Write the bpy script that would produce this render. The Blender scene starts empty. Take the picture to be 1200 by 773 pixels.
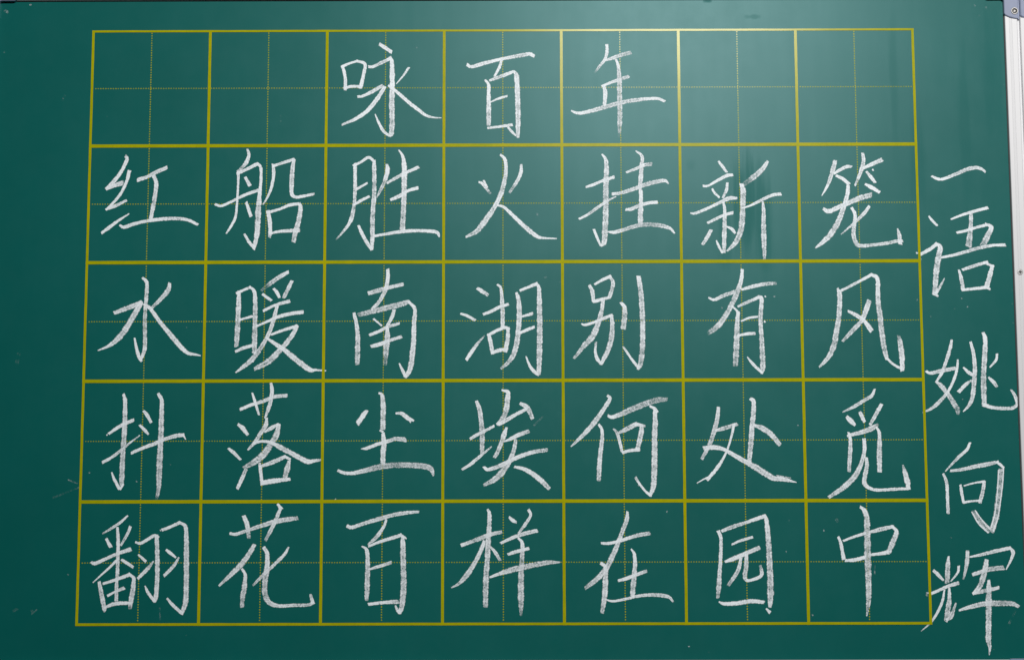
import bpy, bmesh, math, random
from mathutils import Vector, Matrix, noise

S = bpy.context.scene
COL = S.collection
GZ = 1.42                      # height of the grid's centre above the floor, metres
MM = 0.001

# ---------------------------------------------------------------- camera
cam_d = bpy.data.cameras.new('camera')
cam_d.sensor_fit = 'HORIZONTAL'; cam_d.sensor_width = 36.0; cam_d.lens = 60.0
cam_d.clip_start = 0.05; cam_d.clip_end = 100
cam = bpy.data.objects.new('camera', cam_d); COL.objects.link(cam)
cam.location = (0.0163046, -1.9844419, GZ - 0.253633)
cam.rotation_euler = (1.6925687, 0.0018334, 0.0031693)
S.camera = cam

# ---------------------------------------------------------------- light
world = bpy.data.worlds.new('World'); S.world = world; world.use_nodes = True
bg = world.node_tree.nodes['Background']
bg.inputs['Color'].default_value = (0.80, 0.95, 1.0, 1); bg.inputs['Strength'].default_value = 0.02

def area_lamp(name, loc, target, sx, sy, power, colour):
    d = bpy.data.lights.new(name, 'AREA'); d.shape = 'RECTANGLE'; d.size = sx; d.size_y = sy
    d.energy = power; d.color = colour
    o = bpy.data.objects.new(name, d); COL.objects.link(o); o.location = loc
    o.rotation_euler = (Vector(target) - Vector(loc)).to_track_quat('-Z', 'Y').to_euler()
    return o
area_lamp('ceiling_lamp', (0.40, -2.083, GZ + 1.017), (0.10, 0, GZ), 0.60, 0.25, 55, (1.0, 0.985, 0.96))

S.view_settings.view_transform = 'Standard'; S.view_settings.look = 'None'
S.view_settings.exposure = 0.0; S.view_settings.gamma = 1.0
S.view_settings.use_curve_mapping = False

# ---------------------------------------------------------------- node helpers
def new_mat(name):
    m = bpy.data.materials.new(name); m.use_nodes = True
    nt = m.node_tree; b = nt.nodes['Principled BSDF']
    return m, nt, b
def nd(nt, kind, **kw):
    n = nt.nodes.new(kind)
    for k, v in kw.items(): setattr(n, k, v)
    return n
def mth(nt, op, a, b=None, clamp=False):
    n = nt.nodes.new('ShaderNodeMath'); n.operation = op; n.use_clamp = clamp
    for i, v in enumerate((a, b)):
        if v is None: continue
        if isinstance(v, (int, float)): n.inputs[i].default_value = v
        else: nt.links.new(v, n.inputs[i])
    return n.outputs[0]
def noise_tex(nt, vec, scale, detail=2.0, rough=0.5, stretch=None):
    if stretch:
        mp = nd(nt, 'ShaderNodeMapping'); mp.inputs['Scale'].default_value = stretch
        nt.links.new(vec, mp.inputs['Vector']); vec = mp.outputs[0]
    n = nd(nt, 'ShaderNodeTexNoise'); n.inputs['Scale'].default_value = scale
    n.inputs['Detail'].default_value = detail; n.inputs['Roughness'].default_value = rough
    nt.links.new(vec, n.inputs['Vector'])
    return n.outputs['Fac']
def ramp(nt, fac, a, b, lo=0.0, hi=1.0):
    n = nd(nt, 'ShaderNodeMapRange'); n.interpolation_type = 'SMOOTHSTEP'
    n.inputs['From Min'].default_value = a; n.inputs['From Max'].default_value = b
    n.inputs['To Min'].default_value = lo; n.inputs['To Max'].default_value = hi
    nt.links.new(fac, n.inputs['Value']); return n.outputs[0]
def mixc(nt, fac, a, b):
    n = nd(nt, 'ShaderNodeMix', data_type='RGBA')
    for s, v in (('A', a), ('B', b)):
        i = n.inputs[6 if s == 'A' else 7]
        if isinstance(v, tuple): i.default_value = v
        else: nt.links.new(v, i)
    if isinstance(fac, float): n.inputs[0].default_value = fac
    else: nt.links.new(fac, n.inputs[0])
    return n.outputs[2]

# ---------------------------------------------------------------- materials
def board_material():
    m, nt, b = new_mat('green_board_paint')
    P = nd(nt, 'ShaderNodeTexCoord').outputs['Object']
    sx = nd(nt, 'ShaderNodeSeparateXYZ'); nt.links.new(P, sx.inputs[0])
    X, Z = sx.outputs['X'], sx.outputs['Z']
    fine = noise_tex(nt, P, 900, 2.0, 0.6)
    wipes = noise_tex(nt, P, 14, 4.0, 0.6, (5.0, 1.0, 0.5))      # vertical eraser strokes
    cloud = noise_tex(nt, P, 5.5, 5.0, 0.6)
    blot = noise_tex(nt, P, 30, 4.0, 0.65)
    # patches wiped clean of chalk dust: (x, z, half width, half height) in metres
    mask = None
    jag = noise_tex(nt, P, 60, 3.0, 0.6, (2.2, 1.0, 0.12))
    for cx, cz, rx, rz, amt in CLEAN:
        ax = mth(nt, 'ABSOLUTE', mth(nt, 'DIVIDE', mth(nt, 'SUBTRACT', X, cx), rx))
        az = mth(nt, 'ABSOLUTE', mth(nt, 'DIVIDE', mth(nt, 'SUBTRACT', Z, cz), rz))
        r = mth(nt, 'POWER', mth(nt, 'ADD', mth(nt, 'POWER', ax, 2.5), mth(nt, 'POWER', az, 2.5)), 0.4)
        r = mth(nt, 'ADD', r, mth(nt, 'MULTIPLY', mth(nt, 'SUBTRACT', jag, 0.5), 1.6))
        v = mth(nt, 'MULTIPLY', ramp(nt, r, 1.15, 0.30), amt)
        mask = v if mask is None else mth(nt, 'MAXIMUM', mask, v)
    dust = mth(nt, 'MULTIPLY', ramp(nt, wipes, 0.3, 0.75, 0.6, 1.0), ramp(nt, cloud, 0.25, 0.75, 0.5, 1.0))
    dust = mth(nt, 'MULTIPLY', dust, mth(nt, 'SUBTRACT', 1.0, mask))
    green = mixc(nt, ramp(nt, cloud, 0.3, 0.7), (0.0, 0.094, 0.083, 1), (0.0002, 0.101, 0.090, 1))
    col = mixc(nt, mth(nt, 'MULTIPLY', dust, 0.0007), green, (0.62, 0.68, 0.68, 1))
    nt.links.new(col, b.inputs['Base Color'])
    rg = mth(nt, 'ADD', ramp(nt, blot, 0.3, 0.7, 0.385, 0.410), mth(nt, 'MULTIPLY', mask, 0.10))
    nt.links.new(rg, b.inputs['Roughness'])
    sp = mth(nt, 'MULTIPLY', mth(nt, 'ADD', 0.262, mth(nt, 'MULTIPLY', dust, 0.065)), mth(nt, 'SUBTRACT', 1.0, mth(nt, 'MULTIPLY', mask, 0.5)))
    sp = mth(nt, 'MULTIPLY', sp, ramp(nt, blot, 0.25, 0.75, 0.93, 1.06))
    nt.links.new(sp, b.inputs['Specular IOR Level']); b.inputs['Specular Tint'].default_value = (0.67, 0.95, 1.0, 1)
    bm_ = nd(nt, 'ShaderNodeBump'); bm_.inputs['Strength'].default_value = 0.10; bm_.inputs['Distance'].default_value = 0.0004
    nt.links.new(fine, bm_.inputs['Height']); nt.links.new(bm_.outputs[0], b.inputs['Normal'])
    return m

def line_material():
    m, nt, b = new_mat('yellow_line_paint')
    P = nd(nt, 'ShaderNodeTexCoord').outputs['Object']
    a = noise_tex(nt, P, 40, 4.0, 0.6); g = noise_tex(nt, P, 500, 2.0, 0.6)
    col = mixc(nt, ramp(nt, a, 0.3, 0.7), (0.345, 0.350, 0.002, 1), (0.405, 0.385, 0.002, 1))
    col = mixc(nt, ramp(nt, g, 0.35, 0.75, 0.0, 0.35), col, (0.24, 0.26, 0.006, 1))
    nt.links.new(col, b.inputs['Base Color'])
    b.inputs['Roughness'].default_value = 0.20; b.inputs['Specular IOR Level'].default_value = 0.10
    return m

def chalk_material():
    m, nt, b = new_mat('white_chalk')
    uv = nd(nt, 'ShaderNodeUVMap'); uv.uv_map = 'UVMap'; V = uv.outputs[0]
    at = nd(nt, 'ShaderNodeAttribute'); at.attribute_name = 'cov'; cov = at.outputs['Fac']
    et = nd(nt, 'ShaderNodeAttribute'); et.attribute_name = 'side'; t = mth(nt, 'ABSOLUTE', et.outputs['Fac'])
    g1 = mth(nt, 'SUBTRACT', noise_tex(nt, V, 4.5, 4.0, 0.78), 0.5)            # ~1.5 mm crumbs
    pit = ramp(nt, noise_tex(nt, V, 6.0, 2.0, 0.6), 0.56, 0.66)                  # pits the chalk skipped
    g2 = mth(nt, 'SUBTRACT', noise_tex(nt, V, 1.0, 3.0, 0.6, (4.5, 1.6, 1.0)), 0.5)   # ribs across the stroke
    g3 = mth(nt, 'SUBTRACT', noise_tex(nt, V, 1.0, 3.0, 0.6, (0.9, 7.0, 1.0)), 0.5)   # lines along it
    rim = mth(nt, 'MULTIPLY', ramp(nt, t, 0.25, 0.75), 0.26)
    g = mth(nt, 'ADD', mth(nt, 'MULTIPLY', g1, 2.0), mth(nt, 'ADD', mth(nt, 'MULTIPLY', g2, 0.9), mth(nt, 'MULTIPLY', g3, 0.45)))
    loose = mth(nt, 'SUBTRACT', 1.30, cov)
    core = mth(nt, 'ADD', mth(nt, 'ADD', cov, rim), mth(nt, 'MULTIPLY', g, loose), True)
    core = mth(nt, 'SUBTRACT', core, mth(nt, 'MULTIPLY', mth(nt, 'MULTIPLY', pit, loose), 0.75), True)
    e = mth(nt, 'MULTIPLY', mth(nt, 'SUBTRACT', 1.0, t), 2.6)
    edge = mth(nt, 'ADD', mth(nt, 'ADD', e, 0.10), mth(nt, 'MULTIPLY', g, 1.5), True)
    alpha = mth(nt, 'MULTIPLY', mth(nt, 'MULTIPLY', core, edge, True), ramp(nt, cov, 0.0, 0.60))
    nt.links.new(alpha, b.inputs['Alpha'])
    b.inputs['Base Color'].default_value = (0.86, 0.92, 0.965, 1)
    b.inputs['Roughness'].default_value = 0.95; b.inputs['Specular IOR Level'].default_value = 0.1
    return m

def plain(name, col, rough, metal=0.0, grain=0.0, scale=200, stretch=None, spec=0.5):
    m, nt, b = new_mat(name)
    P = nd(nt, 'ShaderNodeTexCoord').outputs['Object']
    n = noise_tex(nt, P, scale, 4.0, 0.6, stretch)
    d = tuple(c * (1 - grain) for c in col) + (1,)
    nt.links.new(mixc(nt, ramp(nt, n, 0.3, 0.7), d, tuple(col) + (1,)), b.inputs['Base Color'])
    b.inputs['Roughness'].default_value = rough; b.inputs['Metallic'].default_value = metal
    b.inputs['Specular IOR Level'].default_value = spec
    return m

# ---------------------------------------------------------------- object helpers
def empty(name, parent=None, loc=(0, 0, 0)):
    o = bpy.data.objects.new(name, None); o.empty_display_size = 0.02
    COL.objects.link(o); o.location = loc; o.parent = parent
    return o
def mesh_obj(name, verts, faces, mat, parent=None, loc=(0, 0, 0), smooth=False):
    me = bpy.data.meshes.new(name); me.from_pydata(verts, [], faces); me.validate(); me.update()
    for mm_ in (mat if isinstance(mat, (list, tuple)) else [mat]): me.materials.append(mm_)
    o = bpy.data.objects.new(name, me); COL.objects.link(o); o.parent = parent; o.location = loc
    if smooth:
        for p in me.polygons: p.use_smooth = True
    return o
class MB:
    """collects faces; x right, z up, h = height off the board face (towards the viewer, -y), all in mm"""
    def __init__(s): s.v = []; s.f = []; s.mi = []
    def add(s, vs, fs, mi=0):
        k = len(s.v); s.v += [(x * MM, -h * MM, z * MM) for x, z, h in vs]
        s.f += [tuple(i + k for i in f) for f in fs]; s.mi += [mi] * len(fs)
    def slab(s, x0, x1, z0, z1, h0, h1, mi=0):
        vs = [(x, z, h) for h in (h0, h1) for x, z in ((x0, z0), (x1, z0), (x1, z1), (x0, z1))]
        s.add(vs, [(3, 2, 1, 0), (4, 5, 6, 7), (0, 1, 5, 4), (1, 2, 6, 5), (2, 3, 7, 6), (3, 0, 4, 7)], mi)
    def prism(s, outline, h0, h1, bev=0.0, mi=0):
        """closed outline (counter-clockwise seen from the front) raised from h0 to h1 with a small chamfer"""
        n = len(outline); rings = [[(x, z, h0) for x, z in outline], [(x, z, h1 - bev) for x, z in outline]]
        if bev:
            ins = []
            for i in range(n):
                p, q, r = (Vector(outline[j % n]) for j in (i - 1, i, i + 1))
                a = (q - p).normalized(); c = (r - q).normalized()
                nrm = Vector((-a.y - c.y, a.x + c.x)).normalized()
                d = q + nrm * bev; ins.append((d.x, d.y, h1))
            rings.append(ins)
        vs = sum(rings, []); fs = []
        for k in range(len(rings) - 1):
            for i in range(n):
                j = (i + 1) % n; fs.append((k*n+i, k*n+j, (k+1)*n+j, (k+1)*n+i))
        fs.append(tuple(range((len(rings)-1)*n, len(rings)*n)))
        s.add(vs, fs, mi)
    def build(s, name, mat, parent, loc=(0, 0, 0), smooth=False):
        o = mesh_obj(name, s.v, s.f, mat, parent, loc, smooth)
        if len(o.data.materials) > 1:
            for p, i in zip(o.data.polygons, s.mi): p.material_index = i
        return o

# ---------------------------------------------------------------- measures, mm from the centre of the printed grid
XL, XR, ZB, ZT = -604.6, 600.0, -391.1, 387.9     # inner edges of the frame
CELL = 140.0
CLEAN = [  # x, z, half width, half height (m), strength: marks of a wet finger or cloth
    (0.287, 0.136, 0.020, 0.060, 0.62), (0.305, 0.125, 0.014, 0.070, 0.5), (0.262, 0.100, 0.010, 0.050, 0.35),
    (0.222, 0.185, 0.006, 0.008, 0.10), (0.246, 0.386, 0.006, 0.003, 0.6), (-0.026, 0.040, 0.004, 0.004, 0.4),
    (0.492, 0.190, 0.012, 0.075, 0.3), (0.548, 0.230, 0.010, 0.11, 0.25), (0.582, 0.30, 0.014, 0.09, 0.3),
    (-0.045, -0.345, 0.02, 0.02, 0.4), (0.300, 0.366, 0.010, 0.003, 0.25), (0.466, 0.28, 0.006, 0.10, 0.2)]

M_BOARD = board_material(); M_LINE = line_material(); M_CHALK = chalk_material()
M_FRAME = plain('white_aluminium', (0.70, 0.70, 0.72), 0.42, 0.0, 0.10, 30, (1.0, 1.0, 0.03))
M_SEAL_SHADE = plain('dark_seal_and_shade', (0.03, 0.03, 0.032), 0.7)
M_CAP = plain('lavender_grey_plastic', (0.26, 0.30, 0.43), 0.42, 0.0, 0.10, 60)
M_STEEL = plain('steel_screw', (0.42, 0.41, 0.40), 0.38, 0.9, 0.12, 300)
M_RIVET = plain('painted_screw', (0.50, 0.50, 0.50), 0.45, 0.25, 0.15, 300)
M_RECESS_SHADE = plain('painted_recess_shade', (0.03, 0.03, 0.03), 0.6)  # flat dark colour standing in for shade inside the screw heads
M_WALL = plain('wall_paint', (0.62, 0.62, 0.60), 0.85, 0.0, 0.06, 8)
M_CORE = plain('board_core', (0.25, 0.24, 0.22), 0.8, 0.0, 0.1, 40)

# ---------------------------------------------------------------- setting
wall = mesh_obj('wall', [(-3, 0.022, 0), (3, 0.022, 0), (3, 0.022, 2.9), (-3, 0.022, 2.9)], [(0, 1, 2, 3)], M_WALL)
wall['kind'] = 'structure'

# ---------------------------------------------------------------- the chalkboard
board = empty('chalkboard', None, (0, 0, GZ))
board['label'] = 'green chalkboard in white aluminium frame with yellow practice grid and a white chalk poem'
board['category'] = 'chalkboard'

mb = MB(); mb.slab(XL - 1.5, XR + 1.5, ZB - 1.5, ZT + 1.5, -8, 0)
surface = mb.build('writing_surface', [M_BOARD], board)

# printed grid: 8 upright and 6 level yellow lines, proud of the paint
random.seed(4)
def wob(n, a): return [random.uniform(-a, a) for _ in range(n)]
def printed_line(vertical, pos, w, a, b, h):
    n = 60; m_ = MB(); e1 = wob(n + 1, 0.10); e2 = wob(n + 1, 0.10); vs = []
    for i in range(n + 1):
        s = a + (b - a) * i / n
        for e in (pos - w / 2 + e1[i], pos + w / 2 + e2[i]):
            vs.append((e, s, h) if vertical else (s, e, h))
    fs = [((2*i, 2*i+1, 2*i+3, 2*i+2) if vertical else (2*i, 2*i+2, 2*i+3, 2*i+1)) for i in range(n)]
    m_.add(vs, fs); return m_.build('grid_line', M_LINE, surface)
for i in range(8):
    x = (i - 3.5) * CELL
    printed_line(True, x, 3.0 if i in (0, 7) else 3.35, -350 - 1.6, 350 + 1.3, 0.40)
for j in range(6):
    z = (j - 2.5) * CELL
    printed_line(False, z, {0: 3.0, 5: 2.5}.get(j, 4.0), -490 - 1.6, 490 + 1.6, 0.43)
def dotted_line(vertical, pos, a, b, h):
    m_ = MB(); s = a; pitch = 3.0; w = 1.3 if vertical else 1.05
    while s < b - 1:
        if abs(((s + pitch / 2) - (a if True else 0)) % CELL) > 2.2:
            l = 1.45 + random.uniform(-.15, .15); c = s + pitch / 2; k = pos + random.uniform(-.08, .08)
            ww = w * random.uniform(0.85, 1.1)
            r = [(-l/2, -ww*.3), (-l*.3, -ww/2), (l*.3, -ww/2), (l/2, -ww*.3), (l/2, ww*.3), (l*.3, ww/2), (-l*.3, ww/2), (-l/2, ww*.3)]
            vs = [((k - q, c + p, h) if vertical else (c + p, k + q, h)) for p, q in r]
            m_.add(vs, [tuple(range(8))])
        s += pitch
    return m_.build('dotted_guide_line', M_LINE, surface)
for i in range(7): dotted_line(True, (i - 3) * CELL, -350, 350, 0.05)
for j in range(5): dotted_line(False, (j - 2) * CELL, -490, 490, 0.07)

# frame: four rails with an extruded profile (u outwards from the inner edge, h off the board)
PROFILE = [(0, 0.4), (0, 3.6), (0.5, 4.2), (4.6, 4.5), (5.0, 4.15), (7.8, 4.15), (8.2, 4.5), (13.8, 4.8), (14.4, 4.2), (14.4, 0.5),
           (17.6, 0.5), (17.6, 4.4), (18.3, 5.4), (23, 7.0), (28.5, 6.0), (30, 4.0), (30, -20), (0, -20)]
def rail(side):
    m_ = MB(); n = len(PROFILE); vs = []
    ends = (ZB - 30, ZT + 30) if side in 'LR' else (XL - 0.4, XR + 0.4)
    for s in ends:
        for u, h in PROFILE:
            vs.append({'R': (XR + u, s, h), 'L': (XL - u, s, h), 'T': (s, ZT + u, h), 'B': (s, ZB - u, h)}[side])
    fs = []
    for i in range(n):
        j = (i + 1) % n
        f = (i, j, n + j, n + i); fs.append(f if side in 'RB' else f[::-1])
    c = (tuple(range(n - 1, -1, -1)), tuple(range(n, 2 * n)))
    fs += list(c) if side in 'RB' else [f[::-1] for f in c]
    m_.add(vs, fs)
    o = m_.build('frame_rail', M_FRAME, board)
    # dark sealing strip between rail and board; the top one paints its shadow line
    k = MB()
    if side == 'R': k.slab(XR - 1.1, XR + 0.3, ZB, ZT, 0, 0.9)
    if side == 'L': k.slab(XL - 0.3, XL + 1.1, ZB, ZT, 0, 0.9)
    if side == 'T': k.slab(XL + 1.2, XR - 1.2, ZT - 1.0, ZT + 0.3, 0, 0.9)
    if side == 'B': k.slab(XL + 1.2, XR - 1.2, ZB - 0.3, ZB + 0.5, 0, 0.9)
    k.build('seal_and_shade', M_SEAL_SHADE, o)
    return o
rails = {s: rail(s) for s in 'TBLR'}

def screw(parent, x, z, h, r, turn, countersunk=False):
    m_ = MB(); N = 24
    def ring(rad, hh): return [(x + rad * math.cos(2*math.pi*i/N), z + rad * math.sin(2*math.pi*i/N), hh) for i in range(N)]
    prof = ([(r, h - .6), (r, h + .5), (r * .93, h + .9), (r * .74, h + .9), (r * .66, h + .15)] if countersunk
            else [(r, h - .6), (r, h + .3), (r * .88, h + .55), (r * .6, h + .65)])
    vs = sum((ring(a, b) for a, b in prof), []); fs = []
    for k in range(len(prof) - 1):
        for i in range(N):
            j = (i + 1) % N; fs.append((k*N+i, k*N+j, (k+1)*N+j, (k+1)*N+i))
    m_.add(vs, fs)
    top = prof[-1]
    m_.add(ring(top[0], top[1]), [tuple(range(N))], 1 if countersunk else 0)  # on cap screws this disc is painted dark as shade in the socket
    a, w = (r * (.36 if countersunk else .55), r * (.10 if countersunk else .16)); c, s = math.cos(turn), math.sin(turn)
    cross = [(a, -w), (a, w), (w, w), (w, a), (-w, a), (-w, w), (-a, w), (-a, -w), (-w, -w), (-w, -a), (w, -a), (w, -w)]
    m_.add([(x + p * c - q * s, z + p * s + q * c, top[1] + .06) for p, q in cross], [(0, 1, 2, 11), (2, 3, 4, 5), (5, 6, 7, 8), (8, 9, 10, 11), (2, 5, 8, 11)], 0 if countersunk else 1)  # flat cross painted as recess shade; on cap screws as a bright glint
    return m_.build('screw', [M_STEEL if countersunk else M_RIVET, M_RECESS_SHADE], parent, smooth=False)
for z in (-236, 55.8, 330): 
    if z < 300: screw(rails['R'], XR + 6.4, z, 4.15, 3.7, 0.1); screw(rails['L'], XL - 6.4, z, 4.15, 3.7, 0.5)
for x in (-300, 0, 300):
    screw(rails['T'], x, ZT + 6.4, 4.15, 3.7, 0.3); screw(rails['B'], x, ZB - 6.4, 4.15, 3.7, 0.9)

# plastic corner caps: an L of two ridges with a groove between, bolted with one screw
def corner_cap(sx, sz):
    cx, cz = (XR if sx > 0 else XL), (ZT if sz > 0 else ZB)
    def place(pts):
        q = [(cx + sx * a, cz + sz * b) for a, b in pts]
        return q if sx * sz > 0 else q[::-1]
    def ell(i0, i1, ex, ey, rin, rout):     # L from offset i0 (inner) to i1 (outer); legs end along the curve ex/ey
        half = [(i0, ex), (i0 + 1.2, ex - 2.2)] + [(i0 + (i1 - i0) * t, ex - 2.2 - (ey * (1 - (1 - t) ** 1.6))) for t in (0.35, 0.7)] + [(i1, ex - 2.2 - ey)]
        low = half                                              # on the upright leg
        up = [(b, a) for a, b in half][::-1]                     # mirrored on the level leg
        inner = [(i0 - rin * (1 - math.sin(t)), i0 - rin * (1 - math.cos(t))) for t in (1.571, 1.18, .785, .39, 0)][::-1] if rin else [(i0, i0)]
        outer = [(i1 - rout + rout * math.cos(t), i1 - rout + rout * math.sin(t)) for t in (0, .39, .785, 1.18, 1.571)]
        inn = inner if not rin else [(b, a) for a, b in [(i0 - rin + rin * math.cos(t), i0 - rin + rin * math.sin(t)) for t in (0, .39, .785, 1.18, 1.571)]]
        return low + outer + up + ([(i0 - 0.0 - rin, i0)] + [(i0 - rin + rin * math.sin(t), i0 - rin + rin * math.cos(t)) for t in (.39, .785, 1.18)] + [(i0, i0 - rin)] if rin else [(i0, i0)])
    m_ = MB()
    m_.prism(place(ell(-1.2, 15.2, -20.2, 4.6, 4.0, 2.0)), 0.6, 6.6, 0.7)
    m_.prism(place(ell(15.2, 17.4, -24.6, 0.2, 0, 1.0)), -4.0, 3.2, 0.0)
    m_.prism(place(ell(17.4, 32.0, -22.8, 3.0, 0, 9.0)), -20.0, 8.2, 1.2)
    o = m_.build('corner_cap', M_CAP, board)
    screw(o, cx + sx * 11.0, cz + sz * -17.6, 6.6, 4.3, 0.4, True)
    return o
for sx in (-1, 1):
    for sz in (-1, 1): corner_cap(sx, sz)

# ---------------------------------------------------------------- chalk writing
# every stroke: "x,z,width,cover" points in tenths of a millimetre from the grid centre; cover 9 dense ... 2 faint
MEANING = [
    'white chalk character for chant in the title row', 'white chalk character for hundred in the title row', 'white chalk character for year in the title row',
    'white chalk character for red beginning the poem', 'white chalk character for boat beside the character for red', 'white chalk character for surpass after the boat',
    'white chalk character for fire with two short side strokes', 'white chalk character for hang with hand radical', 'white chalk character for new over dark wiped streaks',
    'white chalk character for cage under two bamboo tops', 'white chalk character for water with a hooked upright', 'white chalk character for warm beside the character for water',
    'white chalk character for south with a boxed frame', 'white chalk character for lake with three water drops', 'white chalk character for other with a knife radical',
    'white chalk character for have with a moon below', 'white chalk character for wind with a small cross inside', 'white chalk character for shake with hand radical',
    'white chalk character for fall under a grass top', 'white chalk character for dust with a long wavy base stroke', 'white chalk character for dirt beside the dust character',
    'white chalk character for what with a person radical', 'white chalk character for place with a long falling stroke', 'white chalk character for seek with a claw top',
    'white chalk character for turn over with twin feather halves', 'white chalk character for flower under a grass top', 'white chalk character for hundred in the bottom row',
    'white chalk character for kind with a tree radical', 'white chalk character for at with a small earth inside', 'white chalk character for garden in a tall box',
    'white chalk character for middle pierced by a long upright', 'single white chalk stroke for one beside the grid', 'white chalk character for speech under the single stroke beside the grid',
    'white chalk character with woman radical beside the grid', 'white chalk character for towards with a hollow hooked stroke beside the grid', 'white chalk character for brilliance at the foot of the column beside the grid']
CRUMBS = [(-597, 376, 5.1, 3), (-567, 383, 3.1, 3), (-549, 387, 4.1, 2), (-596, 325, 2.6, 3), (-599, 253, 3.0, 2), (-524, 268, 2.0, 2), (-103, 329, 2.0, 3), (566, 379, 3.1, 3), (579, 377, 4.1, 2), (570, 367, 3.1, 2), (175, 282, 2.0, 3), (41, 126, 3.0, 3), (106, 79, 3.0, 2), (491, 73, 4.0, 4), (609, 289, 4.1, 5), (538, 25, 2.0, 4), (544, 15, 2.0, 4), (529, 13, 2.0, 3), (535, -93, 2.0, 3), (501, 4, 2.0, 3), (600, -139, 3.0, 5), (486, -318, 2.9, 4), (355, -341, 2.9, 4), (385, -232, 4.9, 3), (370, -245, 2.0, 3), (517, -253, 2.0, 3), (212, -376, 2.0, 4), (235, -382, 2.0, 3), (189, -223, 2.0, 3), (329, -111, 2.0, 2), (343, -123, 2.0, 3), (330, -233, 2.0, 3), (326, -268, 2.0, 3), (-425, -187, 2.0, 3), (-386, -167, 2.0, 3), (-480, -176, 3.0, 3), (-542, -334, 3.9, 2), (-502, -293, 2.0, 3), (-364, -362, 2.0, 2), (-431, -45, 2.0, 2), (-371, -7, 2.0, 2), (-194, -207, 2.0, 4), (486, 23, 3.0, 3), (318, 28, 2.0, 4), (257, 15, 3.0, 2), (23, 150, 2.0, 2), (67, 46, 2.0, 2), (49, 51, 3.0, 2)]
SCRATCHES = ['-5046,-1846,15,3 -4936,-1886,15,2', '-5218,-2053,20,2 -4924,-1935,15,2', '-5422,-3380,15,3 -5365,-3332,15,2', '-3952,-3315,15,2 -3939,-3450,15,2', '4275,-2844,15,2 4272,-2941,15,2', '361,-1224,20,2 460,-1124,20,2', '5770,-3554,30,1 5875,-3361,20,1', '-5694,-532,50,1 -5669,-382,40,1', '-5629,-3341,30,2 -5591,-3322,30,2', '-5241,2656,30,1 -5222,2718,20,1', '-2642,2399,20,2 -2643,2461,20,1']
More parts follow.
